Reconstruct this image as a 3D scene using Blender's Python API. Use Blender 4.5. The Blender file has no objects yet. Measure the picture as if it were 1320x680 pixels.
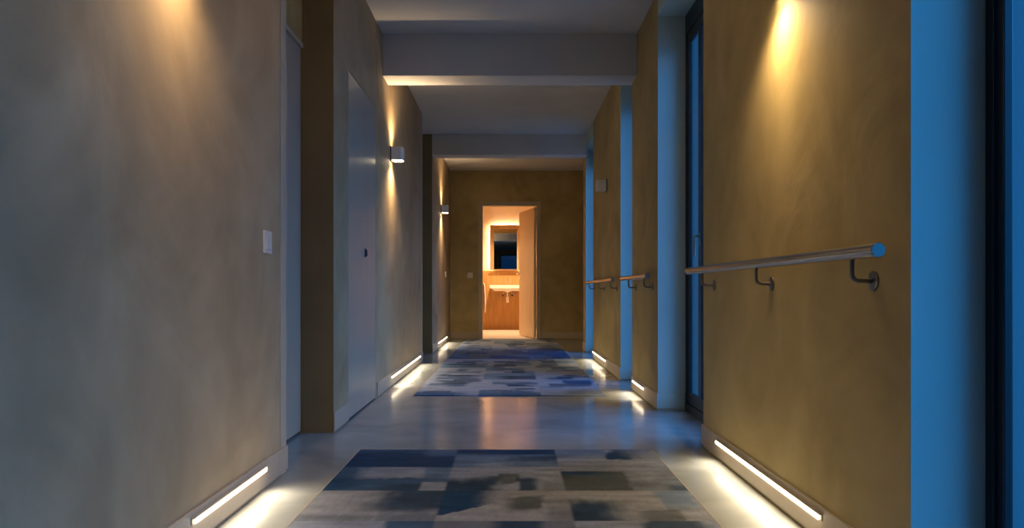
import bpy, bmesh, math, random
from mathutils import Vector, Matrix, noise
C = bpy.context.scene.collection
PI = math.pi
R = math.radians

# ------------------------------------------------------------------ materials
def nt(name):
    m = bpy.data.materials.new(name); m.use_nodes = True
    t = m.node_tree
    return m, t, t.nodes['Principled BSDF']

def L(t, a, b): t.links.new(a, b)

def nnode(t, kind, **kw):
    n = t.nodes.new(kind)
    for k, v in kw.items():
        if k in n.inputs.keys() if hasattr(n.inputs, 'keys') else False: n.inputs[k].default_value = v
        else: setattr(n, k, v)
    return n

def plain(name, col, rough=0.5, metal=0.0, var=0.06, scale=30.0, bump=0.0, stretch=(1, 1, 1)):
    """principled with a little noise in colour and roughness"""
    m, t, p = nt(name)
    tc = t.nodes.new('ShaderNodeTexCoord'); mp = t.nodes.new('ShaderNodeMapping')
    mp.inputs['Scale'].default_value = stretch
    L(t, tc.outputs['Object'], mp.inputs['Vector'])
    n = t.nodes.new('ShaderNodeTexNoise'); n.inputs['Scale'].default_value = scale; n.inputs['Detail'].default_value = 5
    L(t, mp.outputs['Vector'], n.inputs['Vector'])
    r = t.nodes.new('ShaderNodeValToRGB')
    r.color_ramp.elements[0].position = 0.3; r.color_ramp.elements[1].position = 0.7
    r.color_ramp.elements[0].color = (*[c * (1 - var) for c in col], 1)
    r.color_ramp.elements[1].color = (*[min(1, c * (1 + var)) for c in col], 1)
    L(t, n.outputs['Fac'], r.inputs['Fac']); L(t, r.outputs['Color'], p.inputs['Base Color'])
    p.inputs['Roughness'].default_value = rough; p.inputs['Metallic'].default_value = metal
    if bump:
        b = t.nodes.new('ShaderNodeBump'); b.inputs['Strength'].default_value = bump; b.inputs['Distance'].default_value = 0.01
        L(t, n.outputs['Fac'], b.inputs['Height']); L(t, b.outputs['Normal'], p.inputs['Normal'])
    return m

def plaster(name, dark, mid, light):
    """trowelled clay plaster: large blotches, vertical drags and fine scratches"""
    m, t, p = nt(name)
    g = t.nodes.new('ShaderNodeNewGeometry')
    def noise_at(scale, st, detail=6, dist=0.0):
        mp = t.nodes.new('ShaderNodeMapping'); mp.inputs['Scale'].default_value = st
        L(t, g.outputs['Position'], mp.inputs['Vector'])
        n = t.nodes.new('ShaderNodeTexNoise'); n.inputs['Scale'].default_value = scale
        n.inputs['Detail'].default_value = detail; n.inputs['Distortion'].default_value = dist
        L(t, mp.outputs['Vector'], n.inputs['Vector']); return n
    big = noise_at(1.5, (1, 0.8, 1.0), 7, 0.8)
    drag = noise_at(2.6, (1, 1.0, 0.9), 6, 1.6)
    fine = noise_at(26, (1, 1, 0.8), 4)
    mix = t.nodes.new('ShaderNodeMix'); mix.data_type = 'FLOAT'; mix.inputs['Factor'].default_value = 0.35
    L(t, big.outputs['Fac'], mix.inputs['A']); L(t, drag.outputs['Fac'], mix.inputs['B'])
    r = t.nodes.new('ShaderNodeValToRGB'); e = r.color_ramp.elements
    e[0].position = 0.32; e[0].color = (*dark, 1); e[1].position = 0.68; e[1].color = (*light, 1)
    k = e.new(0.5); k.color = (*mid, 1)
    L(t, mix.outputs['Result'], r.inputs['Fac']); L(t, r.outputs['Color'], p.inputs['Base Color'])
    p.inputs['Roughness'].default_value = 0.62
    p.inputs['Specular IOR Level'].default_value = 0.35
    add = t.nodes.new('ShaderNodeMath'); add.operation = 'MULTIPLY_ADD'; add.inputs[1].default_value = 0.05
    L(t, fine.outputs['Fac'], add.inputs[0]); L(t, mix.outputs['Result'], add.inputs[2])
    b = t.nodes.new('ShaderNodeBump'); b.inputs['Strength'].default_value = 0.35; b.inputs['Distance'].default_value = 0.03
    L(t, add.outputs['Value'], b.inputs['Height']); L(t, b.outputs['Normal'], p.inputs['Normal'])
    return m

def concrete():
    m, t, p = nt('polished_concrete')
    g = t.nodes.new('ShaderNodeNewGeometry')
    n = t.nodes.new('ShaderNodeTexNoise'); n.inputs['Scale'].default_value = 2.2; n.inputs['Detail'].default_value = 8; n.inputs['Distortion'].default_value = 0.8
    L(t, g.outputs['Position'], n.inputs['Vector'])
    r = t.nodes.new('ShaderNodeValToRGB'); e = r.color_ramp.elements
    e[0].position = 0.3; e[0].color = (0.22, 0.235, 0.228, 1); e[1].position = 0.72; e[1].color = (0.37, 0.38, 0.365, 1)
    L(t, n.outputs['Fac'], r.inputs['Fac'])
    # shallow joints between the poured slabs, one every 1.8 m along the corridor
    sx = t.nodes.new('ShaderNodeSeparateXYZ'); L(t, g.outputs['Position'], sx.inputs['Vector'])
    pp = t.nodes.new('ShaderNodeMath'); pp.operation = 'PINGPONG'; pp.inputs[1].default_value = 0.9
    ad = t.nodes.new('ShaderNodeMath'); ad.operation = 'ADD'; ad.inputs[1].default_value = 5.62
    L(t, sx.outputs['Y'], ad.inputs[0]); L(t, ad.outputs['Value'], pp.inputs[0])
    lt = t.nodes.new('ShaderNodeMath'); lt.operation = 'LESS_THAN'; lt.inputs[1].default_value = 0.004
    L(t, pp.outputs['Value'], lt.inputs[0])
    mx = t.nodes.new('ShaderNodeMix'); mx.data_type = 'RGBA'
    L(t, lt.outputs['Value'], mx.inputs['Factor']); L(t, r.outputs['Color'], mx.inputs['A']); mx.inputs['B'].default_value = (0.26, 0.25, 0.24, 1)
    L(t, mx.outputs['Result'], p.inputs['Base Color'])
    n2 = t.nodes.new('ShaderNodeTexNoise'); n2.inputs['Scale'].default_value = 7; n2.inputs['Detail'].default_value = 5
    L(t, g.outputs['Position'], n2.inputs['Vector'])
    mr = t.nodes.new('ShaderNodeMapRange'); mr.inputs['From Min'].default_value = 0.3; mr.inputs['From Max'].default_value = 0.7
    mr.inputs['To Min'].default_value = FLOOR_R[0]; mr.inputs['To Max'].default_value = FLOOR_R[1]
    L(t, n2.outputs['Fac'], mr.inputs['Value']); L(t, mr.outputs['Result'], p.inputs['Roughness'])
    p.inputs['Specular IOR Level'].default_value = 0.6
    b = t.nodes.new('ShaderNodeBump'); b.inputs['Strength'].default_value = 0.05; b.inputs['Distance'].default_value = 0.01
    L(t, n2.outputs['Fac'], b.inputs['Height']); L(t, b.outputs['Normal'], p.inputs['Normal'])
    return m
SKY = (0.52, 12.8)
FLOOR_R = (0.13, 0.19)

def carpet_mat():
    m, t, p = nt('patchwork_carpet_pile')
    a = t.nodes.new('ShaderNodeVertexColor'); a.layer_name = 'pattern'
    tc = t.nodes.new('ShaderNodeTexCoord')
    n = t.nodes.new('ShaderNodeTexNoise'); n.inputs['Scale'].default_value = 160; n.inputs['Detail'].default_value = 3
    L(t, tc.outputs['Object'], n.inputs['Vector'])
    mr = t.nodes.new('ShaderNodeMapRange'); mr.inputs['To Min'].default_value = 0.75; mr.inputs['To Max'].default_value = 1.25
    L(t, n.outputs['Fac'], mr.inputs['Value'])
    mx = t.nodes.new('ShaderNodeVectorMath'); mx.operation = 'SCALE'
    L(t, a.outputs['Color'], mx.inputs[0]); L(t, mr.outputs['Result'], mx.inputs['Scale'])
    L(t, mx.outputs['Vector'], p.inputs['Base Color'])
    p.inputs['Roughness'].default_value = 0.75
    p.inputs['Sheen Weight'].default_value = 0.0; p.inputs['Specular IOR Level'].default_value = 0.12
    b = t.nodes.new('ShaderNodeBump'); b.inputs['Strength'].default_value = 0.25; b.inputs['Distance'].default_value = 0.003
    L(t, n.outputs['Fac'], b.inputs['Height']); L(t, b.outputs['Normal'], p.inputs['Normal'])
    return m

def wood(name, a, b, rough=0.4):
    m, t, p = nt(name)
    g = t.nodes.new('ShaderNodeTexCoord'); mp = t.nodes.new('ShaderNodeMapping'); mp.inputs['Scale'].default_value = (14, 14, 0.9)
    L(t, g.outputs['Object'], mp.inputs['Vector'])
    n = t.nodes.new('ShaderNodeTexNoise'); n.inputs['Scale'].default_value = 1.6; n.inputs['Detail'].default_value = 6; n.inputs['Distortion'].default_value = 1.2
    L(t, mp.outputs['Vector'], n.inputs['Vector'])
    r = t.nodes.new('ShaderNodeValToRGB'); e = r.color_ramp.elements
    e[0].position = 0.35; e[0].color = (*a, 1); e[1].position = 0.65; e[1].color = (*b, 1)
    L(t, n.outputs['Fac'], r.inputs['Fac']); L(t, r.outputs['Color'], p.inputs['Base Color'])
    p.inputs['Roughness'].default_value = rough
    return m

def emit(name, col, s):
    m = bpy.data.materials.new(name); m.use_nodes = True; t = m.node_tree; t.nodes.clear()
    e = t.nodes.new('ShaderNodeEmission'); e.inputs['Color'].default_value = (*col, 1); e.inputs['Strength'].default_value = s
    o = t.nodes.new('ShaderNodeOutputMaterial'); L(t, e.outputs[0], o.inputs[0]); return m

def glass_mat(name='window_glass', tint=(0.93, 0.97, 0.98)):
    m = bpy.data.materials.new(name); m.use_nodes = True; t = m.node_tree; t.nodes.clear()
    lw = t.nodes.new('ShaderNodeLayerWeight'); lw.inputs['Blend'].default_value = 0.5
    pw = t.nodes.new('ShaderNodeMath'); pw.operation = 'POWER'; pw.inputs[1].default_value = 5.0; L(t, lw.outputs['Facing'], pw.inputs[0])
    f = t.nodes.new('ShaderNodeMath'); f.operation = 'MULTIPLY_ADD'; f.inputs[1].default_value = 0.96; f.inputs[2].default_value = 0.04; L(t, pw.outputs[0], f.inputs[0])
    tr = t.nodes.new('ShaderNodeBsdfTransparent'); tr.inputs['Color'].default_value = (*tint, 1)
    gl = t.nodes.new('ShaderNodeBsdfGlossy'); gl.inputs['Roughness'].default_value = 0.02
    mx = t.nodes.new('ShaderNodeMixShader'); o = t.nodes.new('ShaderNodeOutputMaterial')
    L(t, f.outputs[0], mx.inputs[0]); L(t, tr.outputs[0], mx.inputs[1]); L(t, gl.outputs[0], mx.inputs[2]); L(t, mx.outputs[0], o.inputs[0])
    return m

M = {}
M['plaster'] = plaster('ochre_clay_plaster', (0.30, 0.224, 0.088), (0.43, 0.330, 0.136), (0.54, 0.425, 0.195))
M['plaster_grey'] = plaster('greyed_clay_plaster', (0.295, 0.214, 0.118), (0.42, 0.310, 0.176), (0.52, 0.398, 0.240))
M['ceiling'] = plain('ceiling_paint', (0.60, 0.585, 0.56), 0.85, var=0.04, scale=3)
M['reveal'] = plain('window_reveal_paint', (0.46, 0.58, 0.52), 0.8, var=0.03, scale=4)
M['door'] = plain('grey_beige_door_lacquer', (0.42, 0.355, 0.27), 0.33, var=0.05, scale=5, stretch=(1, 1, 0.4))
M['base'] = plain('baseboard_paint', (0.45, 0.375, 0.275), 0.45, var=0.05, scale=8)
M['trim'] = plain('corner_trim_paint', (0.46, 0.40, 0.30), 0.45, var=0.04, scale=8)
M['floor'] = concrete()
M['carpet'] = carpet_mat()
M['binding'] = plain('carpet_edge_binding', (0.30, 0.26, 0.21), 0.8, var=0.15, scale=120)
M['steel'] = plain('brushed_stainless_steel', (0.46, 0.43, 0.39), 0.24, 1.0, var=0.02, scale=3)
M['dark_steel'] = plain('bracket_steel', (0.22, 0.21, 0.20), 0.35, 1.0, var=0.08, scale=60)
M['frame'] = plain('black_window_aluminium', (0.012, 0.014, 0.017), 0.38, 0.0, var=0.2, scale=20)
M['glass'] = glass_mat()
M['tinted'] = glass_mat('tinted_glass', (0.35, 0.40, 0.44))  # tint added to dim the sky as it shows in the mirror
M['sconce'] = plain('sconce_white_enamel', (0.74, 0.72, 0.69), 0.4, var=0.03)
M['plate'] = plain('sconce_dark_backplate', (0.05, 0.045, 0.04), 0.4, var=0.1)
M['switch'] = plain('switch_white_plastic', (0.70, 0.66, 0.60), 0.35, var=0.02)
M['black'] = plain('black_metal', (0.02, 0.02, 0.02), 0.4, var=0.1)
M['led'] = emit('led_strip_glow', (1.0, 0.80, 0.55), 6.0)
M['lens'] = emit('sconce_lens_glow', (1.0, 0.78, 0.50), 22.0)
M['halo'] = emit('mirror_backlight_glow', (1.0, 0.74, 0.46), 110.0)
M['lamp'] = emit('added_downlight_glow', (1.0, 0.62, 0.30), 40.0)
M['bath_wall'] = plain('bathroom_warm_plaster', (0.66, 0.50, 0.34), 0.6, var=0.05, scale=6)
M['bath_wood'] = wood('bathroom_amber_panelling', (0.38, 0.185, 0.055), (0.47, 0.245, 0.08), 0.4)
M['oak'] = wood('oak_veneer', (0.76, 0.58, 0.38), (0.84, 0.66, 0.45), 0.4)
M['gold_wood'] = wood('mirror_frame_wood', (0.34, 0.20, 0.08), (0.44, 0.27, 0.11), 0.4)
M['bath_tile'] = plain('bathroom_floor_tile', (0.62, 0.52, 0.40), 0.3, var=0.05, scale=8)
M['ceramic'] = plain('white_ceramic', (0.82, 0.78, 0.72), 0.15, var=0.01)
M['chrome'] = plain('chrome', (0.80, 0.78, 0.75), 0.10, 1.0, var=0.02)
M['towel'] = plain('white_towel_cotton', (0.80, 0.76, 0.70), 0.95, var=0.08, scale=150, bump=0.5)
mm, tt, pp = nt('silvered_mirror'); pp.inputs['Base Color'].default_value = (0.85, 0.86, 0.86, 1); pp.inputs['Metallic'].default_value = 1; pp.inputs['Roughness'].default_value = 0.01
M['mirror'] = mm

# ------------------------------------------------------------------ mesh helpers
def box(bm, x0, x1, y0, y1, z0, z1, bev=0.0, seg=2):
    r = bmesh.ops.create_cube(bm, size=1.0)
    vs = r['verts']
    for v in vs:
        v.co = Vector(((x0 + x1) / 2 + v.co.x * (x1 - x0), (y0 + y1) / 2 + v.co.y * (y1 - y0), (z0 + z1) / 2 + v.co.z * (z1 - z0)))
    if bev:
        es = list({e for v in vs for e in v.link_edges})
        bmesh.ops.bevel(bm, geom=es, offset=bev, segments=seg, affect='EDGES', profile=0.5)

def tube(bm, pts, rad, seg=16, cap=True):
    """tube through a list of points"""
    pts = [Vector(p) for p in pts]
    if not isinstance(rad, (list, tuple)): rad = [rad] * len(pts)
    rings = []
    ref = None
    for i, p in enumerate(pts):
        if i == 0: d = pts[1] - p
        elif i == len(pts) - 1: d = p - pts[i - 1]
        else: d = (pts[i + 1] - p).normalized() + (p - pts[i - 1]).normalized()
        d.normalize()
        if ref is None:
            ref = d.orthogonal().normalized()
        u = (ref - d * ref.dot(d)).normalized(); w = d.cross(u); ref = u
        rings.append([bm.verts.new(p + (u * math.cos(2 * PI * k / seg) + w * math.sin(2 * PI * k / seg)) * rad[i]) for k in range(seg)])
    for a, b in zip(rings, rings[1:]):
        for k in range(seg):
            bm.faces.new((a[k], a[(k + 1) % seg], b[(k + 1) % seg], b[k]))
    if cap:
        bm.faces.new(rings[0][::-1]); bm.faces.new(rings[-1])

def lathe(bm, prof, seg=24, mat=None):
    """profile of (radius, height) about local Z"""
    mat = mat or Matrix.Identity(4)
    rings = []
    for r, z in prof:
        if r < 1e-6: rings.append([bm.verts.new(mat @ Vector((0, 0, z)))])
        else: rings.append([bm.verts.new(mat @ Vector((r * math.cos(2 * PI * k / seg), r * math.sin(2 * PI * k / seg), z))) for k in range(seg)])
    for a, b in zip(rings, rings[1:]):
        for k in range(seg):
            k2 = (k + 1) % seg
            if len(a) == 1 and len(b) == 1: continue
            if len(a) == 1: bm.faces.new((a[0], b[k2], b[k]))
            elif len(b) == 1: bm.faces.new((a[k], a[k2], b[0]))
            else: bm.faces.new((a[k], a[k2], b[k2], b[k]))

def prism(bm, poly, z0, z1, bev=0.0):
    """vertical prism over an xy outline"""
    a = [bm.verts.new((x, y, z0)) for x, y in poly]; b = [bm.verts.new((x, y, z1)) for x, y in poly]
    n = len(poly)
    fs = [bm.faces.new(a[::-1]), bm.faces.new(b)]
    for i in range(n): fs.append(bm.faces.new((a[i], a[(i + 1) % n], b[(i + 1) % n], b[i])))
    if bev:
        es = list(fs[0].edges) + list(fs[1].edges)
        bmesh.ops.bevel(bm, geom=es, offset=bev, segments=2, affect='EDGES')

def obj(name, bm, mat, parent=None, smooth=False, loc=None):
    bmesh.ops.recalc_face_normals(bm, faces=bm.faces)
    me = bpy.data.meshes.new(name); bm.to_mesh(me); bm.free()
    if smooth:
        for p in me.polygons: p.use_smooth = True
        me.set_sharp_from_angle(angle=R(40))
    me.materials.append(mat)
    o = bpy.data.objects.new(name, me); C.objects.link(o)
    if parent: o.parent = parent
    if loc: o.location = loc
    return o

def tag(o, label, cat, group=None, kind=None):
    o['label'] = label; o['category'] = cat
    if group: o['group'] = group
    if kind: o['kind'] = kind
    return o

def thing(name, label, cat, loc=(0, 0, 0), rotz=0, group=None, kind=None):
    o = bpy.data.objects.new(name, None); C.objects.link(o); o.empty_display_size = 0.1
    o.location = loc; o.rotation_euler = (0, 0, rotz)
    return tag(o, label, cat, group, kind)

def struct(name, boxes, mat, label, cat, bev=0.0):
    bm = bmesh.new()
    for b in boxes: box(bm, *b, bev)
    return tag(obj(name, bm, mat), label, cat, kind='structure')

def dup(root, loc, rotz, label, name=None):
    r = root.copy(); C.objects.link(r); r.location = loc; r.rotation_euler = (0, 0, rotz); r['label'] = label
    for ch in list(root.children):
        c = ch.copy(); C.objects.link(c); c.parent = r
        for g in list(ch.children):
            d = g.copy(); C.objects.link(d); d.parent = c
    return r

# ------------------------------------------------------------------ dimensions (metres; the camera stands at x=0, y=0)
XL, XR = -0.92, 0.92          # corridor wall faces
H = 2.60                      # ceiling
HR = 2.445                    # soffit above the windows
XW = 1.09                     # window plane
YB = 11.40                    # end wall with the bathroom door
Y0 = -5.0                     # wall behind the camera
BH = 0.108                    # baseboard height

# ------------------------------------------------------------------ shell
struct('floor', [(-1.35, 1.35, Y0 - 0.2, YB + 0.06, -0.15, 0)], M['floor'], 'polished grey concrete corridor floor with soft reflections', 'floor')
struct('ceiling', [(-1.35, 1.35, Y0 - 0.2, YB + 0.12, H, H + 0.15)], M['ceiling'], 'off white corridor ceiling above the dropped beams', 'ceiling')

struct('wall_left', [(-1.35, XL, Y0, 2.950, 0, H)], M['plaster_grey'],
       'ochre plaster wall nearest on the left side with the light switch', 'wall')
struct('trim_1', [(-1.30, XL + 0.002, 2.956, 3.03, 0, H)], M['trim'], 'narrow beige corner strip ending the nearest left wall', 'trim', 0.002)
# recess with the set back door
struct('wall_left_recess', [(-1.35, -1.13, 3.03, 3.85, 0, H), (-1.13, -1.085, 3.03, 3.85, 2.02, H), (-1.13, -1.085, 3.03, 3.10, 0, 2.02)],
       M['plaster'], 'dark plaster back of the first left recess above the door', 'wall')
M['recess'] = plain('dark_olive_return_face', (0.22, 0.165, 0.080), 0.7, var=0.08, scale=4)  # darker olive tone for the return faces that look toward the camera
# second left segment with a flush door
struct('wall_left_middle', [(-1.35, -0.965, 3.85, 7.75, 0, H), (-0.965, XL, 3.85, 4.197, 0, H), (-0.965, XL, 4.197, 5.053, 2.003, H),
                     (-0.965, XL, 5.053, 7.66, 0, H)], M['plaster_grey'], 'plaster wall segment holding the flush door and first visible lit sconce', 'wall')
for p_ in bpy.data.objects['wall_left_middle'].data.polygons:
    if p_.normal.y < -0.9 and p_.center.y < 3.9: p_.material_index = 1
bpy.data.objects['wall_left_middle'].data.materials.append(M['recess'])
struct('trim_2', [(-0.965, XL + 0.002, 7.664, 7.75, 0, H)], M['trim'], 'narrow beige corner strip beside the second dark left recess', 'trim', 0.002)
struct('wall_left_second_recess', [(-1.35, -1.09, 7.75, 8.74, 0, H)], M['plaster'], 'dark plaster back of the narrow second left recess', 'wall')
o = struct('wall_left_far', [(-1.35, XL, 8.74, YB, 0, H)], M['plaster_grey'], 'far left plaster segment with the small lit sconce by the end wall', 'wall')
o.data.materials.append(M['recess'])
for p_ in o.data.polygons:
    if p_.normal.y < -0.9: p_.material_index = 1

# right side piers (window gaps between them)
PIERS = [(Y0, 0.70, 'right plaster wall behind the nearest window'), (1.69, 3.50, 'large ochre plaster pier carrying the nearest steel handrail'),
         (4.576, 5.53, 'narrow ochre pier carrying the middle short handrail'), (6.11, 8.10, 'far ochre pier with the unlit sconce and last handrail'),
         (8.90, 9.22, 'slim end pier beside the bathroom end wall')]
for i, (a, b, lab) in enumerate(PIERS):
    nm = ['wall_right_rear', 'wall_right', 'wall_right_middle', 'wall_right_far', 'wall_right_end'][i]
    o = struct(nm, [(XR, 1.125, a, b, 0, H)], M['plaster'], lab, 'wall')
    o.data.materials.append(M['reveal'])
    for p in o.data.polygons:
        if abs(p.normal.y) > 0.9: p.material_index = 1
    # crisp plaster edge stays ochre on the corridor face only
struct('wall_right_return', [(1.14, 1.35, 9.22, YB, 0, H), (1.125, 1.35, 9.0, 9.22, 0, H)], M['plaster'], 'set back wall at the far right corner of the end wall', 'wall')
GAPS = [(0.70, 1.69), (3.50, 4.576), (5.53, 6.11), (8.10, 8.90)]
for i, (a, b) in enumerate(GAPS):
    struct('trim_%d' % (i + 3), [(XR, 1.125, a, b, HR, H)], M['reveal'],
           ['painted lintel above the nearest window bay', 'painted lintel above the second window bay between piers', 'painted lintel above the third narrow window bay',
            'painted lintel above the last window bay'][i], 'lintel')

# dropped beams
struct('ceiling_beam', [(XL, XR, 5.33, 5.58, 2.297, H)], M['ceiling'], 'nearer dropped grey ceiling beam spanning the corridor', 'beam', 0.003)
struct('ceiling_beam', [(XL, XR, 8.74, 8.96, 2.355, H)], M['ceiling'], 'farther dropped ceiling beam before the end wall', 'beam', 0.003)

# end wall with opening
struct('wall_back', [(XL, -0.425, YB, YB + 0.12, 0, H), (0.425, 1.35, YB, YB + 0.12, 0, H), (-0.425, 0.425, YB, YB + 0.12, 2.065, H)], M['plaster'],
       'ochre end wall around the open bathroom doorway', 'wall')
# wall behind the camera, with a window
struct('wall_front', [(XL, -0.45, Y0 - 0.2, Y0, 0, H), (1.0, 1.35, Y0 - 0.2, Y0, 0, H), (-0.45, 1.0, Y0 - 0.2, Y0, 2.4, H)],
       M['plaster'], 'wall closing the corridor behind the viewer', 'wall')

# baseboards
def baseboard(name, boxes, label):
    o = struct(name, boxes, M['base'], label, 'baseboard', 0.0015)
    if 'right' in name:
        o.data.materials.append(M['reveal'])
        for p in o.data.polygons:
            if abs(p.normal.y) > 0.9: p.material_index = 1
    return o
T = 0.008
baseboard('baseboard_left', [(XL, XL + T, Y0, 3.034, 0.012, BH)], 'beige baseboard holding the nearest left light strip')
baseboard('baseboard_left_entry', [(XL, XL + T, 3.846, 4.19, 0.012, BH)], 'short grey baseboard between recess and flush door')
baseboard('baseboard_left_middle', [(XL, XL + T, 5.10, 7.755, 0.012, BH)], 'baseboard with the long light strip below the lit sconce')
baseboard('baseboard_left_far', [(XL, XL + T, 8.735, YB, 0.012, BH)], 'baseboard of the last left segment by the end wall')
for (a, b, lab), nm in zip(PIERS[1:], ['baseboard_right', 'baseboard_right_middle', 'baseboard_right_far', 'baseboard_right_end']):
    baseboard(nm, [(XR - T, 1.086, a - T, a, 0.012, BH), (XR - T, XR, a, b + T, 0.012, BH), (XR, 1.086, b, b + T, 0.012, BH)],
              'beige baseboard wrapped around the ' + lab.split(' carrying')[0].split(' with')[0].split(' beside')[0])
baseboard('baseboard_back', [(XL + T, -0.49, YB - T, YB, 0.012, BH), (0.49, 1.14, YB - T, YB, 0.012, BH)], 'thin baseboard along the end wall beside the doorway')

# ------------------------------------------------------------------ doors
def lever_handle(bm, side=1):
    pass
# flush door on the left
d = thing('door_1', 'grey flush door level with the left wall beside the lit sconce', 'door', (XL, 4.2, 0), kind='structure')
bm = bmesh.new(); box(bm, -0.040, 0.0005, 0.003, 0.847, 0.012, 1.997, 0.0015); obj('door_leaf', bm, M['door'], d)
bm = bmesh.new(); box(bm, 0.0, 0.014, 0.482, 0.500, 0.962, 1.004, 0.004); box(bm, 0.0, 0.006, 0.474, 0.508, 0.955, 1.011, 0.002)
h = obj('door_pull', bm, M['black'], d); h['label'] = 'small black pull'
# recessed door
d = thing('door_2', 'grey door set deep in the first left recess', 'door', (-1.09, 3.1, 0), kind='structure')
bm = bmesh.new(); box(bm, -0.04, 0.0, 0.0, 0.745, 0.012, 2.005, 0.002); obj('door_leaf', bm, M['door'], d)
bm = bmesh.new(); box(bm, -0.002, 0.012, -0.002, 0.748, 2.007, 2.03, 0.001); box(bm, -0.02, 0.010, -0.03, -0.002, 0.0, 2.03, 0.001)
obj('door_frame', bm, M['trim'], d)
bm = bmesh.new()
tube(bm, [(0.0, 0.08, 1.0), (0.045, 0.08, 1.0), (0.055, 0.09, 1.0), (0.055, 0.20, 1.0)], 0.009, 12)
lathe(bm, [(0, 0.0), (0.026, 0.0), (0.026, 0.008), (0, 0.008)], 24, Matrix.Translation((0, 0.08, 1.0)) @ Matrix.Rotation(PI / 2, 4, 'Y'))
obj('lever_handle', bm, M['steel'], d, True)
# bathroom door: frame and leaf swung inwards
d = thing('door_3', 'oak bathroom door standing open in the end wall', 'door', (0, YB, 0), kind='structure')
bm = bmesh.new()
for s in (-1, 1):
    box(bm, *sorted((s * 0.425, s * 0.485)), -0.012, 0.0, 0, 2.125, 0.002)
    box(bm, *sorted((s * 0.42, s * 0.425)), -0.012, 0.125, 0, 2.065)
box(bm, -0.425, 0.425, -0.012, 0.0, 2.065, 2.125, 0.002); box(bm, -0.425, 0.425, -0.012, 0.125, 2.06, 2.065)
obj('door_frame', bm, M['trim'], d)
ang = R(15.5)
bm = bmesh.new(); box(bm, -0.04, 0.0, 0.0, 0.825, 0.010, 2.045, 0.003)
leaf = obj('door_leaf', bm, M['oak'], d, loc=(0.417, 0.108, 0)); leaf.rotation_euler = (0, 0, ang)
bm = bmesh.new()
yy = 0.765
for s in (-1,):
    lathe(bm, [(0, 0), (0.026, 0), (0.026, 0.009), (0, 0.009)], 24, Matrix.Translation((-0.040, yy, 1.03)) @ Matrix.Rotation(-PI / 2, 4, 'Y'))
    lathe(bm, [(0, 0), (0.024, 0), (0.024, 0.008), (0, 0.008)], 24, Matrix.Translation((-0.040, yy, 0.955)) @ Matrix.Rotation(-PI / 2, 4, 'Y'))
    tube(bm, [(-0.04, yy, 1.03), (-0.085, yy, 1.03), (-0.095, yy - 0.01, 1.03), (-0.095, yy - 0.115, 1.03)], 0.010, 12)
hd = obj('lever_handle', bm, M['chrome'], leaf, True)
bm = bmesh.new()
for z in (0.25, 1.05, 1.85): tube(bm, [(0.006, -0.006, z - 0.05), (0.006, -0.006, z + 0.05)], 0.008, 10)
obj('hinge', bm, M['steel'], leaf, True)

# ------------------------------------------------------------------ windows
def window(n, a, b, label, handle=None, stile=0.03, fw=0.03):
    w = thing('window_%d' % n, label, 'window', (XW, (a + b) / 2, 0), kind='structure')
    hw = (b - a) / 2; z0, z1 = 0.0, HR; top = 0.12
    bm = bmesh.new()
    for s in (-1, 1): box(bm, 0, 0.032, *sorted((s * hw, s * (hw - fw))), z0, z1, 0.002)
    box(bm, 0, 0.032, -hw + fw, hw - fw, z1 - top, z1, 0.002); box(bm, 0, 0.032, -hw + fw, hw - fw, z0, 0.05, 0.002)
    obj('window_frame', bm, M['frame'], w)
    hs = hw - fw - 0.003
    bm = bmesh.new(); za, zb = 0.053, z1 - top - 0.003
    for s in (-1, 1): box(bm, 0.006, 0.028, *sorted((s * hs, s * (hs - stile))), za, zb, 0.003)
    box(bm, 0.006, 0.028, -hs + stile, hs - stile, zb - 0.06, zb, 0.003); box(bm, 0.006, 0.028, -hs + stile, hs - stile, za, za + 0.07, 0.003)
    sash = obj('window_sash', bm, M['frame'], w)
    bm = bmesh.new(); box(bm, 0.014, 0.022, -hs + stile - 0.005, hs - stile + 0.005, za + 0.065, zb - 0.055)
    obj('glass_pane', bm, M['glass'], sash)
    if handle:
        bm = bmesh.new(); yh = 4.235 - (a + b) / 2
        box(bm, 0.002, 0.030, yh - 0.035, yh + 0.035, za + 0.07, zb - 0.06, 0.003); obj('mullion', bm, M['frame'], sash)
        bm = bmesh.new(); yh -= 0.015
        box(bm, -0.004, 0.004, yh - 0.016, yh + 0.016, 1.00, 1.075, 0.002)
        tube(bm, [(0.002, yh, 1.055), (-0.024, yh, 1.055), (-0.032, yh, 1.046), (-0.032, yh, 0.94)], 0.009, 12)
        obj('window_handle', bm, M['steel'], w, True)
    la = bpy.data.lights.new('daylight_portal', 'AREA'); la.shape = 'RECTANGLE'; la.size = z1 - 0.2; la.size_y = (b - a) - 0.1
    la.cycles.is_portal = True
    lo = bpy.data.objects.new('daylight_portal', la); C.objects.link(lo); lo.location = (XW + 0.12, (a + b) / 2, z1 / 2); lo.rotation_euler = (0, PI / 2, 0)
window(1, *GAPS[0], 'black framed tall window cut by the photo edge, nearest the viewer', stile=0.022)
window(2, *GAPS[1], 'black framed window with lever handle beside the large handrail pier', handle=True, stile=0.042)
window(3, *GAPS[2], 'narrow tall window between the middle and far piers')
window(4, *GAPS[3], 'tall window beyond the far pier near the end wall')
w = thing('window_5', 'blue dusk window behind the viewer, seen only in the mirror', 'window', (0.275, Y0 - 0.12, 0), kind='structure')
bm = bmesh.new(); ww, wh = 0.725, 2.40
for s in (-1, 1): box(bm, *sorted((s * ww, s * (ww - 0.06))), -0.04, 0.04, 0, wh, 0.002)
box(bm, -ww + 0.06, ww - 0.06, -0.04, 0.04, 0, 0.08, 0.002); box(bm, -ww + 0.06, ww - 0.06, -0.04, 0.04, wh - 0.06, wh, 0.002)
obj('window_frame', bm, M['frame'], w)
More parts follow.
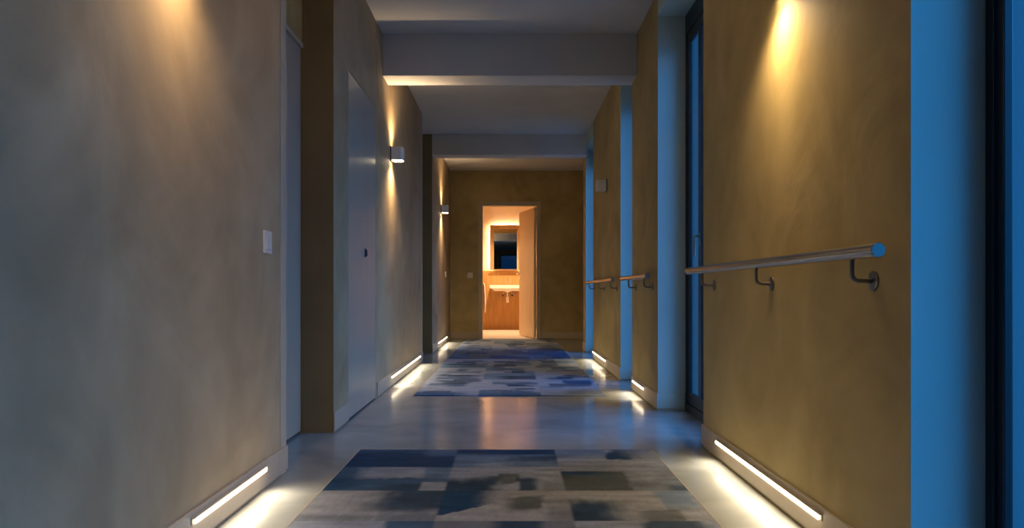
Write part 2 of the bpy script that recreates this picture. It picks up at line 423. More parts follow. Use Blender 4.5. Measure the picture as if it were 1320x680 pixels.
bm = bmesh.new(); box(bm, -ww + 0.055, ww - 0.055, -0.004, 0.004, 0.075, wh - 0.055); obj('glass_pane', bm, M['tinted'], w)

# ------------------------------------------------------------------ LED strips in the baseboards
def led(x, a, b, label, z=0.079):
    s = 1 if x < 0 else -1
    t = thing('mounted_light_strip', label, 'light', (x, (a + b) / 2, z), 0 if s > 0 else PI, 'baseboard light strips')
    hl = (b - a) / 2
    bm = bmesh.new()
    box(bm, 0, 0.010, -hl - 0.012, hl + 0.012, 0.0085, 0.0125, 0.0008)
    box(bm, 0, 0.003, -hl - 0.012, hl + 0.012, -0.0085, 0.0085)
    obj('housing', bm, M['trim'], t)
    bm = bmesh.new()
    prof = [(0.003, 0.008), (0.010, 0.008), (0.012, 0.000), (0.010, -0.0075), (0.003, -0.008)]
    A = [bm.verts.new((px, -hl, pz)) for px, pz in prof]; B = [bm.verts.new((px, hl, pz)) for px, pz in prof]
    n = len(prof); bm.faces.new(A); bm.faces.new(B[::-1])
    for i in range(n): bm.faces.new((A[i], B[i], B[(i + 1) % n], A[(i + 1) % n]))
    d = obj('diffuser', bm, M['led'], t); d['label'] = 'glowing warm white diffuser'
    la = bpy.data.lights.new('strip_beam', 'AREA'); la.shape = 'RECTANGLE'; la.size = 0.008; la.size_y = b - a; la.color = (1.0, 0.82, 0.58)
    la.energy = STRIP_W * (b - a); la.spread = R(130); la.specular_factor = 0.08
    lo = bpy.data.objects.new('strip_beam', la); C.objects.link(lo); lo.parent = t; lo.location = (0.0135, 0, -0.006); lo.rotation_euler = (0, R(-52), 0)
STRIP_W = 3.5
XLB, XRB = XL + T, XR - T
led(XLB, 2.12, 2.74, 'lit strip in the baseboard of the nearest left wall')
led(XLB, 5.68, 7.47, 'long lit baseboard strip below the larger lit wall sconce')
led(XLB, 9.40, 10.66, 'small lit baseboard strip at the far left by the end wall')
led(XRB, 2.16, 3.23, 'long lit baseboard strip under the big steel handrail')
led(XRB, 5.00, 5.42, 'short lit baseboard strip on the narrow middle pier')
led(XRB, 7.00, 8.02, 'lit baseboard strip on the far pier below the unlit sconce')

# ------------------------------------------------------------------ wall sconces
def sconce(loc, rotz, label, lit=True, dim=1.0, up=1.0):
    t = thing('wall_sconce', label, 'wall lamp', loc, rotz, 'up and down wall sconces')
    # local: wall plane at x=0, body projects along +x
    bm = bmesh.new(); box(bm, 0, 0.010, -0.050, 0.050, -0.058, 0.058, 0.003); obj('back_plate', bm, M['plate'], t)
    # hollow body: rounded outer wall, open at top and bottom
    def outline(w, d0, d1, r, seg=6):
        pts = [(d0, -w), ]
        for k in range(seg + 1):
            a = -PI / 2 + k * (PI / 2) / seg; pts.append((d1 - r + r * math.cos(a), -w + r + r * math.sin(a)))
        for k in range(seg + 1):
            a = k * (PI / 2) / seg; pts.append((d1 - r + r * math.cos(a), w - r + r * math.sin(a)))
        pts.append((d0, w)); return pts
    po, pi_ = outline(0.055, 0.010, 0.098, 0.022), outline(0.051, 0.014, 0.094, 0.018)
    bm = bmesh.new(); zt = 0.05
    vo0 = [bm.verts.new((x, y, -zt)) for x, y in po]; vo1 = [bm.verts.new((x, y, zt)) for x, y in po]
    vi0 = [bm.verts.new((x, y, -zt)) for x, y in pi_]; vi1 = [bm.verts.new((x, y, zt)) for x, y in pi_]
    n = len(po)
    for i in range(n):
        j = (i + 1) % n
        bm.faces.new((vo0[i], vo0[j], vo1[j], vo1[i])); bm.faces.new((vi0[j], vi0[i], vi1[i], vi1[j]))
        bm.faces.new((vo1[i], vo1[j], vi1[j], vi1[i])); bm.faces.new((vo0[j], vo0[i], vi0[i], vi0[j]))
    obj('lamp_shade', bm, M['sconce'], t, True)
    for s in (-1, 1):
        bm = bmesh.new(); pl = outline(0.0505, 0.0145, 0.0935, 0.0175)
        prism(bm, pl, *sorted((s * 0.043, s * 0.049)))
        ln = obj('lens', bm, M['lens'] if lit else M['sconce'], t)
        if lit: ln['label'] = 'glowing lens'
        if lit:
            la = bpy.data.lights.new('sconce_beam', 'SPOT'); la.color = (1.0, 0.69, 0.38)
            la.energy = SC_UP * up if s > 0 else SC_DN * dim
            la.spot_size = R(138); la.spot_blend = 1.0; la.shadow_soft_size = 0.025
            lo = bpy.data.objects.new('sconce_beam', la); C.objects.link(lo); lo.parent = t; lo.location = (0.082, 0, s * 0.053)
            lo.rotation_euler = (PI if s > 0 else 0, R(0), 0)
    return t
SC_UP, SC_DN = 36.0, 50.0
sconce((XL, 2.00, 1.80), 0, 'lit sconce above the nearest left wall, just past the top edge', dim=0.50, up=0.5)
sconce((XL, 5.72, 1.80), 0, 'larger lit white sconce on the left wall right of the flush door')
sconce((XL, 9.90, 1.84), 0, 'small lit white sconce on the far left wall by the end wall')
sconce((XR, 2.47, 1.80), PI, 'lit sconce above the big steel handrail, just past the top edge', dim=0.85, up=2.4)
sconce((XR, 7.0, 1.74), PI, 'unlit grey sconce on the far right pier', lit=False)

# ------------------------------------------------------------------ handrails
XH, ZH, RH = 0.862, 0.836, 0.0172
def handrail(a, b, brackets, label):
    t = thing('handrail', label, 'handrail', (XH, (a + b) / 2, ZH), 0, 'steel handrails on the window piers')
    yc = (a + b) / 2; hl = (b - a) / 2
    bm = bmesh.new()
    # grooved tube: shallow flutes along the length
    seg = 56
    prof = [RH * (0.95 if (k % 14) == 5 else 1.0) for k in range(seg)]
    A = [bm.verts.new((prof[k] * math.cos(2 * PI * k / seg), -hl + 0.006, prof[k] * math.sin(2 * PI * k / seg))) for k in range(seg)]
    B = [bm.verts.new((prof[k] * math.cos(2 * PI * k / seg), hl - 0.006, prof[k] * math.sin(2 * PI * k / seg))) for k in range(seg)]
    for k in range(seg): bm.faces.new((A[k], A[(k + 1) % seg], B[(k + 1) % seg], B[k]))
    bm.faces.new(A); bm.faces.new(B[::-1])
    obj('rail_tube', bm, M['steel'], t, True)
    for s in (-1, 1):
        bm = bmesh.new()
        lathe(bm, [(0, 0.008), (RH - 0.0012, 0.008), (RH + 0.0008, 0.0060), (RH + 0.0008, -0.004), (0, -0.004)], 32,
              Matrix.Translation((0, s * (hl - 0.004), 0)) @ Matrix.Rotation(-s * PI / 2, 4, 'X'))
        obj('end_cap', bm, M['steel'], t, True)
    for yb in brackets:
        y = yb - yc
        bm = bmesh.new()
        pts = [(0.002, y, -RH + 0.003), (0.002, y, -0.052)]
        for k in range(1, 6):
            a_ = k * PI / 2 / 5; pts.append((0.002 + 0.018 * (1 - math.cos(a_)), y, -0.052 - 0.018 * math.sin(a_)))
        pts.append((XR - XH - 0.004, y, -0.070))
        tube(bm, pts, 0.0058, 12)
        br = obj('bracket', bm, M['dark_steel'], t, True)
        bm = bmesh.new()
        lathe(bm, [(0, 0.0), (0.025, 0.0), (0.025, 0.004), (0.021, 0.0065), (0.009, 0.0075), (0, 0.0075)], 28,
              Matrix.Translation((XR - XH, y, -0.070)) @ Matrix.Rotation(-PI / 2, 4, 'Y'))
        obj('wall_plate', bm, M['dark_steel'], br, True)
handrail(1.725, 3.55, [1.86, 2.585, 3.31], 'long brushed steel handrail on the large ochre pier')
handrail(4.62, 5.66, [4.74, 5.36], 'short steel handrail on the narrow middle pier')
handrail(6.17, 8.27, [6.32, 7.13, 7.98], 'farthest steel handrail on the pier with the unlit sconce')

# ------------------------------------------------------------------ switches
def switch(loc, rotz, label):
    t = thing('light_switch', label, 'switch', loc, rotz, 'white wall switches')
    bm = bmesh.new(); box(bm, 0, 0.009, -0.0425, 0.0425, -0.0425, 0.0425, 0.003); obj('switch_plate', bm, M['switch'], t)
    bm = bmesh.new(); box(bm, 0.006, 0.0125, -0.029, 0.029, -0.029, 0.029, 0.0025); obj('rocker', bm, M['switch'], t)
switch((XL, 2.785, 0.925), 0, 'white square switch on the nearest left wall beside the recess')
switch((XL, 10.55, 0.98), 0, 'tiny white switch on the far left wall under the small sconce')
switch((-0.612, YB, 0.985), -PI / 2, 'white switch on the end wall left of the bathroom doorway')

# ------------------------------------------------------------------ carpets
NAVY, DEEP, SLATE, STEEL, GREY, LIGHT, BEIGE, OLIVE = ((0.007, 0.033, 0.080), (0.014, 0.033, 0.064), (0.030, 0.066, 0.120), (0.080, 0.124, 0.190),
    (0.098, 0.112, 0.138), (0.168, 0.192, 0.240), (0.182, 0.192, 0.214), (0.048, 0.058, 0.062))
def lerp(a, b, t): return tuple(x + (y - x) * t for x, y in zip(a, b))
def sm(t): t = max(0.0, min(1.0, t)); return t * t * (3 - 2 * t)
class Patch:
    """block of colour; fl, fr, fb, ft = how far it fades in from its low-u, high-u, near and far side (0 = crisp)"""
    def __init__(s, u0, u1, v0, v1, col, al=1.0, fl=0, fr=0, fb=0, ft=0, slant=0.0):
        s.__dict__.update(u0=u0, u1=u1, v0=v0, v1=v1, col=col, al=al, f=(fl, fr, fb, ft), slant=slant)
    def alpha(s, u, v, nz):
        if not (s.u0 <= u <= s.u1 and s.v0 <= v <= s.v1): return 0.0
        pu = (u - s.u0) / (s.u1 - s.u0); pv = (v - s.v0) / (s.v1 - s.v0)
        if s.slant:
            if s.slant > 0 and pv < s.slant * pu: return 0.0
            if s.slant < 0 and pv < -s.slant * (1 - pu): return 0.0
        a = s.al; fl, fr, fb, ft = s.f
        if fl: a *= sm((pu + nz * 0.5) / fl)
        if fr: a *= sm((1 - pu + nz * 0.5) / fr)
        if fb: a *= sm((pv + nz * 0.5) / fb)
        if ft: a *= sm((1 - pv + nz * 0.5) / ft)
        return a
def carpet_mesh(x0, x1, y0, y1, patches, base, cell, th=0.008):
    nx = max(2, round((x1 - x0) / cell)); ny = max(2, round((y1 - y0) / cell))
    bm = bmesh.new(); lay = bm.verts.layers.float_color.new('pattern')
    buckets = {}
    for p in patches:
        for k in range(int(math.floor(p.v0 * 4)), int(math.floor(p.v1 * 4)) + 1): buckets.setdefault(k, []).append(p)
    grid = []
    for j in range(ny + 1):
        row = []
        for i in range(nx + 1):
            u = i / nx; y = y0 + (y1 - y0) * j / ny; x = x0 + (x1 - x0) * u
            nz = noise.noise(Vector((x * 6, y * 7, 3.1))) * 0.45 + noise.noise(Vector((x * 30, y * 16, 1.7))) * 0.22
            col = base
            for p in buckets.get(int(math.floor(y * 4)), ()):
                a = p.alpha(u, y, nz)
                if a > 0: col = lerp(col, p.col, a)
            mott = 1 + 0.34 * noise.noise(Vector((x * 7, y * 22, 9.0))) + 0.16 * noise.noise(Vector((x * 60, y * 25, 5.0)))
            v = bm.verts.new((x, y, th)); v[lay] = (*[max(0, c * mott) for c in col], 1.0); row.append(v)
        grid.append(row)
    for j in range(ny):
        for i in range(nx): bm.faces.new((grid[j][i], grid[j][i + 1], grid[j + 1][i + 1], grid[j + 1][i]))
    # sides down to the floor
    rim = [grid[0][i] for i in range(nx + 1)] + [grid[j][nx] for j in range(1, ny + 1)] + [grid[ny][i] for i in range(nx - 1, -1, -1)] + [grid[j][0] for j in range(ny - 1, 0, -1)]
    low = []
    for v in rim:
        w = bm.verts.new((v.co.x, v.co.y, 0.0005)); w[lay] = v[lay]; low.append(w)
    n = len(rim)
    for k in range(n): bm.faces.new((rim[k], low[k], low[(k + 1) % n], rim[(k + 1) % n]))
    return bm
S1, S2 = 0.335, 0.665
def random_tile(rng, u0, u1, v0, v1, tones, darks):
    out = [Patch(u0, u1, v0, v1, rng.choice(tones))]
    w = u1 - u0; h = v1 - v0
    um = u0 + w * rng.uniform(0.35, 0.7); vm = v0 + h * rng.uniform(0.35, 0.65)
    if rng.random() < 0.7: out.append(Patch(um, u1, vm, v1, rng.choice(tones)))
    if rng.random() < 0.6: out.append(Patch(u0, um, v0, vm, rng.choice(tones), 0.9))
    for k in range(rng.randint(2, 4)):
        a = u0 + w * rng.uniform(0, 0.55); b = min(u1, a + w * rng.uniform(0.3, 0.8))
        c = v0 + h * rng.choice([0, 0, 0.3, 0.5]); d_ = min(v1, c + h * rng.uniform(0.25, 0.6))
        f = [0, 0, 0, 0]; f[rng.randrange(4)] = rng.uniform(0.4, 0.9); f[rng.choice([0, 1])] = rng.uniform(0.0, 0.5)
        out.append(Patch(a, b, c, d_, rng.choice(darks), rng.uniform(0.6, 1.0), *f))
    return out
rng = random.Random(11)
# --- carpet nearest the viewer
V = [3.41, 3.07, 2.715, 2.355, 2.0]
P = []
y = 2.0
while y > 0.75:
    for a, b in ((0, S1), (S1, S2), (S2, 1.0)): P += random_tile(rng, a, b, max(0.75, y - 0.36), y, [LIGHT, BEIGE, GREY, STEEL], [NAVY, DEEP, SLATE, OLIVE])
    y -= 0.36
# farthest row
P += [Patch(0, S1, V[1], V[0], NAVY), Patch(0.0, S1, 3.30, V[0], SLATE, 0.8, 0, 0, 0.8, 0), Patch(0.22, S1, 3.20, V[0], STEEL, 0.6, 0.3, 0, 0.7, 0), Patch(0.17, 0.25, 3.17, 3.33, DEEP, 0.7, 0, 0.3, 0, 0.6),
      Patch(S1, S2, V[1], V[0], STEEL), Patch(S1, S2, 3.25, V[0], NAVY, 1.0, 0, 0, 0.6, 0), Patch(0.46, S2, 3.14, 3.27, DEEP, 0.75, 0.6, 0, 0.5, 0), Patch(0.40, 0.56, V[1], 3.15, LIGHT, 0.6, 0.3, 0.6, 0, 0.4),
      Patch(S2, 1, V[1], V[0], LIGHT), Patch(S2, 0.86, 3.22, V[0], STEEL, 0.8, 0, 0.2, 0.5, 0), Patch(0.83, 1, 3.20, V[0], NAVY, 1, 0.12, 0.9, 0.25, 0, ), Patch(S2, 1, V[1], 3.15, GREY, 0.7, 0, 0, 0, 0.9)]
# second row
P += [Patch(0, S1, V[2], V[1], SLATE), Patch(0.03, 0.26, 2.86, V[1], LIGHT, 1, 0.3, 0, 0.2, 0), Patch(0.25, S1, 2.83, V[1], STEEL, 0.9, 0.1, 0, 0.4, 0), Patch(0, 0.13, V[2], 2.98, NAVY, 1, 0, 0.9, 0, 0.5),
      Patch(0.10, 0.29, V[2], 2.83, DEEP, 0.8, 0.5, 0, 0, 0.5), Patch(0.26, S1, V[2], 2.825, LIGHT),
      Patch(S1, S2, V[2], V[1], LIGHT), Patch(S1, 0.50, V[2], 2.93, DEEP, 1, 0, 0.3, 0, 0.5), Patch(0.48, 0.545, 2.76, 2.96, OLIVE, 0.8, 0.2, 0.3, 0.2, 0.2), Patch(0.53, 0.60, V[2], 2.91, DEEP, 0.95, 0.1, 0.4, 0, 0.3), Patch(0.60, S2, V[2], 2.86, GREY, 0.8, 0.3, 0, 0, 0.5),
      Patch(S2, 1, V[2], V[1], GREY), Patch(S2, 1, 2.99, V[1], LIGHT, 0.7, 0, 0, 0.4, 0), Patch(S2, 0.85, V[2], 3.0, OLIVE, 1, 0, 0.08, 0, 0.0), Patch(S2, 0.83, 2.90, 3.0, NAVY, 0.85, 0, 0.7, 0.7, 0),
      Patch(0.86, 0.99, 2.80, 3.04, BEIGE, 0.6, 0.4, 0.4, 0.4, 0.3), Patch(0.93, 1, V[2], 2.80, DEEP, 0.8, 0.7, 0, 0, 0.5)]
# third row
P += [Patch(0, S1, V[3], V[2], BEIGE), Patch(0.12, S1, V[3], V[2], DEEP, 0.95, 0.55, 0, 0.4, 0), Patch(0.0, 0.20, V[3], 2.47, GREY, 0.6, 0, 0.5, 0, 0.6), Patch(0.18, S1, V[3], 2.45, GREY, 0.9, 0.4, 0, 0, 0.3),
      Patch(S1, S2, V[3], V[2], BEIGE), Patch(S1, 0.50, 2.40, V[2], NAVY, 1, 0, 0.6, 0.0, 0, 0.55), Patch(0.48, 0.60, 2.42, 2.66, OLIVE, 0.95, 0.5, 0.1, 0.35, 0.2), Patch(0.59, S2, V[3], V[2], GREY, 0.7, 0.3, 0, 0, 0.6),
      Patch(S2, 1, V[3], V[2], BEIGE), Patch(S2, 0.86, V[3], 2.66, DEEP, 1, 0, 0.75, 0, 0.55), Patch(0.89, 1, 2.45, V[2], STEEL, 0.8, 0.3, 0.2, 0.4, 0.15), Patch(0.78, 0.93, V[3], 2.47, OLIVE, 0.7, 0.5, 0, 0, 0.1)]
# fourth row
P += [Patch(0, S1, V[4], V[3], LIGHT), Patch(0.22, S1, V[4], V[3], SLATE, 1, 0.2, 0, 0, 0), Patch(0.0, 0.2, V[4], 2.2, DEEP, 0.9, 0, 0.6, 0, 0.5),
      Patch(S1, S2, V[4], V[3], GREY), Patch(0.45, 0.62, V[4], V[3], DEEP, 1, 0.25, 0.3, 0.5, 0),
      Patch(S2, 1, V[4], V[3], LIGHT), Patch(0.80, 1.0, V[4], V[3], DEEP, 0.9, 0.25, 0.2, 0.4, 0)]
cp = thing('carpet_runner', 'blue and grey patchwork carpet in the foreground cut by the lower edge', 'carpet', (0, 0, 0), 0, 'patchwork carpets on the concrete floor')
for p in P: p.col = tuple(c * 1.1 for c in p.col)
obj('carpet_pile', carpet_mesh(-0.690, 0.657, 0.75, 3.41, P, GREY, 0.012), M['carpet'], cp)
bm = bmesh.new()
box(bm, -0.694, -0.690, 0.75, 3.41, 0.0005, 0.0085); obj('edge_binding', bm, M['binding'], cp)
bm = bmesh.new(); box(bm, 0.657, 0.661, 0.75, 3.41, 0.0005, 0.0085); obj('edge_binding', bm, M['binding'], cp)
# --- long carpet towards the bathroom
P = []
y = 5.2; row = 0
rng = random.Random(5)
while y < 11.33:
    y2 = min(11.34, y + 0.46)
    if y < 7.6: tones, darks = [STEEL, LIGHT, LIGHT, LIGHT], [NAVY, NAVY, SLATE, DEEP]
    elif y < 9.2: tones, darks = [OLIVE, DEEP, SLATE, GREY], [NAVY, DEEP, OLIVE]  # middle rows darker: shade between the light strips put into tile tones
    else: tones, darks = [LIGHT, STEEL, STEEL, GREY], [SLATE, NAVY, GREY]
    for a, b in ((0, S1), (S1, S2), (S2, 1.0)): P += random_tile(rng, a, b, y, y2, tones, darks)
    y = y2; row += 1
P += [Patch(0, S1, 5.2, 5.42, SLATE, 0.9, 0, 0.8, 0, 0.6), Patch(S1, S2, 5.2, 5.40, SLATE, 0.9, 0, 0, 0, 0.5), Patch(S2, 1.0, 5.2, 5.6, LIGHT, 0.8), Patch(0.78, 1.0, 5.24, 5.5, GREY, 0.9, 0.2, 0, 0.1, 0.1)]
cp = thing('carpet_runner', 'long patchwork carpet running from mid corridor to the bathroom doorway', 'carpet', (0, 0, 0), 0, 'patchwork carpets on the concrete floor')
for p in P: p.col = tuple(c * 1.55 for c in p.col)  # all tones raised: glancing reflection put into the pattern colour
obj('carpet_pile', carpet_mesh(-0.675, 0.675, 5.2, 11.34, P, GREY, 0.017), M['carpet'], cp)
bm = bmesh.new()
box(bm, -0.679, -0.675, 5.2, 11.34, 0.0005, 0.0085); obj('edge_binding', bm, M['binding'], cp)
bm = bmesh.new(); box(bm, 0.675, 0.679, 5.2, 11.34, 0.0005, 0.0085); obj('edge_binding', bm, M['binding'], cp)

# ------------------------------------------------------------------ bathroom
YF, YE = YB + 0.12, 14.2
struct('floor_bathroom', [(-1.0, 1.1, YB + 0.06, YE, -0.15, 0.002)], M['bath_tile'], 'warm beige bathroom floor seen through the doorway', 'floor')
struct('ceiling_bathroom', [(-1.0, 1.1, YF, YE, 2.40, 2.55)], M['bath_wall'], 'bathroom ceiling behind the doorway head', 'ceiling')
struct('wall_bathroom_back', [(-1.0, 1.1, YE, YE + 0.1, 0, 2.5)], M['bath_wall'], 'warm beige bathroom wall glowing around the backlit mirror', 'wall')
struct('wall_bathroom_left', [(-1.0, -0.80, YF, YE, 0, 2.45)], M['bath_wall'], 'bathroom side wall left of the washbasin', 'wall')
struct('wall_bathroom_right', [(0.92, 1.1, YF, YE, 0, 2.45)], M['bath_wall'], 'bathroom side wall behind the open oak door', 'wall')
struct('trim_7', [(-0.80, 0.92, YE - 0.006, YE, 0.002, 1.135)], M['bath_wood'], 'amber wood wainscot panel behind the washbasin', 'panel', 0.002)

# mirror with wooden frame and back light
mx0, mx1, mz0, mz1 = -0.378, 0.228, 1.145, 2.005
t = thing('wall_mirror', 'backlit rectangular mirror in a golden wood frame over the washbasin', 'mirror', ((mx0 + mx1) / 2, YE, mz0))
hw, hh = (mx1 - mx0) / 2, mz1 - mz0
bm = bmesh.new(); fw = 0.075
for s in (-1, 1): box(bm, *sorted((s * hw, s * (hw - fw))), -0.085, -0.045, 0, hh, 0.003)
box(bm, -hw + fw, hw - fw, -0.085, -0.045, hh - fw, hh, 0.003); box(bm, -hw + fw, hw - fw, -0.085, -0.045, 0, 0.012, 0.002)
obj('mirror_frame', bm, M['gold_wood'], t)
bm = bmesh.new(); box(bm, -hw + fw - 0.004, hw - fw + 0.004, -0.068, -0.060, 0.008, hh - fw + 0.004); obj('mirror_glass', bm, M['mirror'], t)
bm = bmesh.new(); box(bm, -hw + 0.05, hw - 0.05, -0.045, 0.0, 0.03, hh - 0.05); obj('backing_box', bm, M['sconce'], t)
bm = bmesh.new()
for s in (-1, 1): box(bm, *sorted((s * (hw - 0.05), s * (hw - 0.035))), -0.040, -0.022, 0.03, hh - 0.05)
box(bm, -hw + 0.05, hw - 0.05, -0.040, -0.022, hh - 0.05, hh - 0.035)
o = obj('back_light', bm, M['halo'], t); o['label'] = 'glowing amber back light'

# washbasin
bx, bw = -0.04, 0.335
t = thing('mounted_washbasin', 'white wall hung washbasin under the backlit mirror', 'washbasin', (bx, YE - 0.006, 0.72))
bm = bmesh.new()
nx, ny = 28, 20; dpt = 0.44
def basin_top(u, v):
    du = abs(u) ; r = max(abs(u) / 0.84, abs((v - 0.46) / 0.36)) if True else 0
    q = (abs(u) / 0.84) ** 4 + (abs(v - 0.44) / 0.36) ** 4
    return -0.095 * sm(1.25 * (1 - q)) if q < 1 else 0.0
tops = []
for j in range(ny + 1):
    rr = []
    for i in range(nx + 1):
        u = -1 + 2 * i / nx; v = j / ny
        rr.append(bm.verts.new((u * bw, -dpt * (1 - v), 0.135 + basin_top(u, v))))
    tops.append(rr)
for j in range(ny):
    for i in range(nx): bm.faces.new((tops[j][i], tops[j][i + 1], tops[j + 1][i + 1], tops[j + 1][i]))
bots = []
for j in range(ny + 1):
    rr = []
    for i in range(nx + 1):
        u = -1 + 2 * i / nx; v = j / ny
        e = sm((1 - abs(u)) / 0.30); f = sm(v / 0.35 + 0.15)
        cen = sm(1 - abs(u) / 0.22)
        rr.append(bm.verts.new((u * bw * (0.97 if abs(u) == 1 else 1), -dpt * (1 - v), 0.075 - 0.055 * e * f - 0.030 * cen * f)))
    bots.append(rr)
for j in range(ny):
    for i in range(nx): bm.faces.new((bots[j][i], bots[j + 1][i], bots[j + 1][i + 1], bots[j][i + 1]))
for i in range(nx):
    bm.faces.new((tops[0][i], bots[0][i], bots[0][i + 1], tops[0][i + 1])); bm.faces.new((tops[ny][i], tops[ny][i + 1], bots[ny][i + 1], bots[ny][i]))
for j in range(ny):
    bm.faces.new((tops[j][0], tops[j + 1][0], bots[j + 1][0], bots[j][0])); bm.faces.new((tops[j][nx], bots[j][nx], bots[j + 1][nx], tops[j + 1][nx]))
obj('basin', bm, M['ceramic'], t, True)
bm = bmesh.new()
tube(bm, [(0, -0.22, 0.02), (0, -0.22, -0.09)], 0.016, 16)
lathe(bm, [(0, -0.20), (0.026, -0.195), (0.030, -0.18), (0.030, -0.10), (0.024, -0.085), (0.016, -0.085)], 20, Matrix.Translation((0, -0.22, 0)))
tube(bm, [(0.0, -0.22, -0.10), (0.0, -0.12, -0.10), (0.0, 0.0, -0.10)], 0.016, 14)
o = obj('bottle_trap', bm, M['chrome'], t, True); o['label'] = 'chrome bottle trap'
for s in (-1, 1):
    bm = bmesh.new()
    tube(bm, [(s * 0.09, 0.0, -0.06), (s * 0.09, -0.05, -0.06)], 0.010, 10); tube(bm, [(s * 0.09, -0.045, -0.06), (s * 0.085, -0.045, -0.02), (s * 0.05, -0.06, 0.03)], 0.006, 10)
    lathe(bm, [(0, 0), (0.018, 0), (0.018, 0.016), (0, 0.016)], 16, Matrix.Translation((s * 0.09, -0.05, -0.06)) @ Matrix.Rotation(PI / 2, 4, 'X'))
    obj('angle_valve', bm, M['chrome'], t, True)
# tap
t = thing('basin_tap', 'chrome single lever tap standing on the washbasin', 'tap', (bx, YE - 0.006 - 0.055, 0.855))
bm = bmesh.new()
lathe(bm, [(0, 0), (0.026, 0), (0.026, 0.006), (0.022, 0.01), (0.022, 0.095), (0.019, 0.102), (0, 0.104)], 24)
obj('tap_body', bm, M['chrome'], t, True)
bm = bmesh.new(); tube(bm, [(0, -0.012, 0.055), (0, -0.06, 0.072), (0, -0.115, 0.066), (0, -0.122, 0.052)], [0.013, 0.012, 0.011, 0.010], 14); obj('spout', bm, M['chrome'], t, True)
bm = bmesh.new(); tube(bm, [(0, 0, 0.102), (0, -0.005, 0.122), (0, -0.07, 0.142)], [0.014, 0.010, 0.006], 12); obj('lever', bm, M['chrome'], t, True)
# towel on a projecting bar
t = thing('towel_rail', 'short chrome bar projecting from the wall beside the washbasin', 'towel rail', (-0.497, YE - 0.006, 0.86))
bm = bmesh.new(); tube(bm, [(0, 0, 0), (0, -0.36, 0)], 0.009, 14); obj('bar', bm, M['chrome'], t, True)
bm = bmesh.new(); lathe(bm, [(0, 0), (0.024, 0), (0.024, 0.008), (0, 0.008)], 20, Matrix.Rotation(PI / 2, 4, 'X')); obj('wall_flange', bm, M['chrome'], t, True)
bm = bmesh.new()
prof = []
n_ = 26
def drape(s):                     # s 0..1 along the cloth from front hem over the bar to back hem
    return None
path = [(0.030, -0.52), (0.032, -0.36), (0.027, -0.18), (0.022, -0.05), (0.0185, -0.005)] + [(0.0175 * math.cos(a), 0.0175 * math.sin(a)) for a in [k * PI / 8 for k in range(1, 8)]] + [(-0.0185, -0.005), (-0.022, -0.06), (-0.028, -0.2), (-0.034, -0.40)]
rows = []
for k in range(19):
    y_ = -0.345 + 0.31 * k / 18
    rows.append([(px * (1 + 0.25 * math.sin(k * 0.9) * min(1, -pz * 2 if pz < 0 else 0)), y_, pz + 0.004 * math.sin(k * 0.5)) for px, pz in path])
vs = [[bm.verts.new(p) for p in r] for r in rows]
for a, b in zip(vs, vs[1:]):
    for i in range(len(path) - 1): bm.faces.new((a[i], a[i + 1], b[i + 1], b[i]))
tw = tag(obj('hanging_towel', bm, M['towel'], None, True, loc=(-0.497, YE - 0.006, 0.86)), 'white towel hanging at the left edge of the bathroom doorway', 'towel')
sd = tw.modifiers.new('thick', 'SOLIDIFY'); sd.thickness = 0.006; sd.offset = 1
# unseen ceiling lamp added to brighten the bathroom floor and door
t = thing('added_downlight', 'unseen round lamp added in the bathroom ceiling for brightness', 'added light', (-0.05, 13.2, 2.40))
bm = bmesh.new(); lathe(bm, [(0.045, -0.004), (0.058, -0.006), (0.062, -0.0005), (0.045, -0.0005)], 32); obj('trim_ring', bm, M['chrome'], t, True)
bm = bmesh.new(); lathe(bm, [(0, -0.0015), (0.045, -0.0015), (0.045, -0.0005), (0, -0.0005)], 32); obj('lens', bm, M['lamp'], t)
la = bpy.data.lights.new('added_downlight_beam', 'SPOT'); la.color = (1.0, 0.73, 0.46); la.energy = 430; la.spot_size = R(120); la.spot_blend = 0.8; la.shadow_soft_size = 0.045
lo = bpy.data.objects.new('added_downlight_beam', la); C.objects.link(lo); lo.parent = t; lo.location = (0, 0, -0.012)

# ------------------------------------------------------------------ world: blue dusk sky
w = bpy.data.worlds.new('dusk'); bpy.context.scene.world = w; w.use_nodes = True
t = w.node_tree; bg = t.nodes['Background']
tc = t.nodes.new('ShaderNodeTexCoord'); sx = t.nodes.new('ShaderNodeSeparateXYZ'); L(t, tc.outputs['Generated'], sx.inputs['Vector'])
mr = t.nodes.new('ShaderNodeMapRange'); mr.inputs['From Min'].default_value = -1; mr.inputs['From Max'].default_value = 1
L(t, sx.outputs['Z'], mr.inputs['Value'])
cr = t.nodes.new('ShaderNodeValToRGB'); e = cr.color_ramp.elements
e[0].position = 0.0; e[0].color = (0.018, 0.15, 0.40, 1); e[1].position = 1.0; e[1].color = (0.02, 0.18, 0.54, 1)
k = e.new(0.5); k.color = (0.022, 0.21, 0.59, 1)
L(t, mr.outputs['Result'], cr.inputs['Fac']); L(t, cr.outputs['Color'], bg.inputs['Color'])
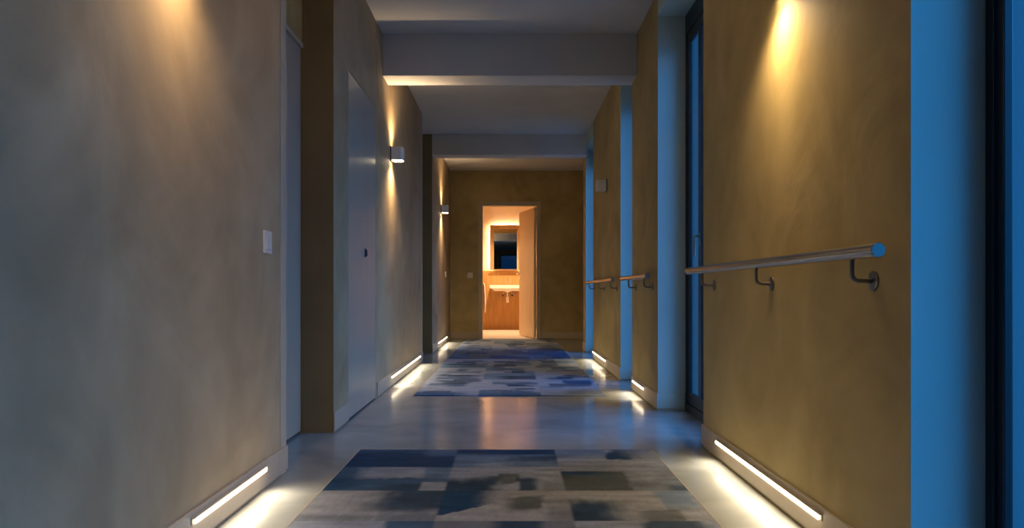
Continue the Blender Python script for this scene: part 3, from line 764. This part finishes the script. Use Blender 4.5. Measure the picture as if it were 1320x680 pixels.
# the last glow of the dusk sky lies to one side, above the horizon, outside the window bays
cx = t.nodes.new('ShaderNodeCombineXYZ'); L(t, sx.outputs['X'], cx.inputs['X']); L(t, sx.outputs['Y'], cx.inputs['Y'])
nv = t.nodes.new('ShaderNodeVectorMath'); nv.operation = 'NORMALIZE'; L(t, cx.outputs['Vector'], nv.inputs[0])
dt = t.nodes.new('ShaderNodeVectorMath'); dt.operation = 'DOT_PRODUCT'; dt.inputs[1].default_value = (0.985, -0.17, 0.0)
L(t, nv.outputs['Vector'], dt.inputs[0])
az = t.nodes.new('ShaderNodeMapRange'); az.interpolation_type = 'SMOOTHSTEP'
az.inputs['From Min'].default_value = 0.55; az.inputs['From Max'].default_value = 0.95
L(t, dt.outputs['Value'], az.inputs['Value'])
el = t.nodes.new('ShaderNodeMapRange'); el.interpolation_type = 'SMOOTHSTEP'
el.inputs['From Min'].default_value = -0.25; el.inputs['From Max'].default_value = 0.45; el.inputs['To Min'].default_value = 0.10
L(t, sx.outputs['Z'], el.inputs['Value'])
ml = t.nodes.new('ShaderNodeMath'); ml.operation = 'MULTIPLY'; L(t, az.outputs['Result'], ml.inputs[0]); L(t, el.outputs['Result'], ml.inputs[1])
st = t.nodes.new('ShaderNodeMath'); st.operation = 'MULTIPLY_ADD'; st.inputs[1].default_value = SKY[1]; st.inputs[2].default_value = SKY[0]
L(t, ml.outputs['Value'], st.inputs[0]); L(t, st.outputs['Value'], bg.inputs['Strength'])

# ------------------------------------------------------------------ camera
cam = bpy.data.cameras.new('camera'); co = bpy.data.objects.new('camera', cam); C.objects.link(co)
co.location = (0, 0, 0.74); co.rotation_euler = (PI / 2, 0, 0)
cam.sensor_width = 36; cam.lens = 950 / 1320 * 36; cam.shift_x = 3 / 1320; cam.shift_y = 35 / 1320; cam.clip_start = 0.02
sc = bpy.context.scene; sc.camera = co
sc.view_settings.view_transform = 'Standard'; sc.view_settings.look = 'None'; sc.view_settings.gamma = 1; sc.view_settings.use_curve_mapping = False
sc.view_settings.exposure = 0.0
sc.cycles.use_denoising = True
sc.cycles.max_bounces = 10; sc.cycles.diffuse_bounces = 6; sc.cycles.glossy_bounces = 6; sc.cycles.transparent_max_bounces = 12
sc.cycles.sample_clamp_indirect = 6.0
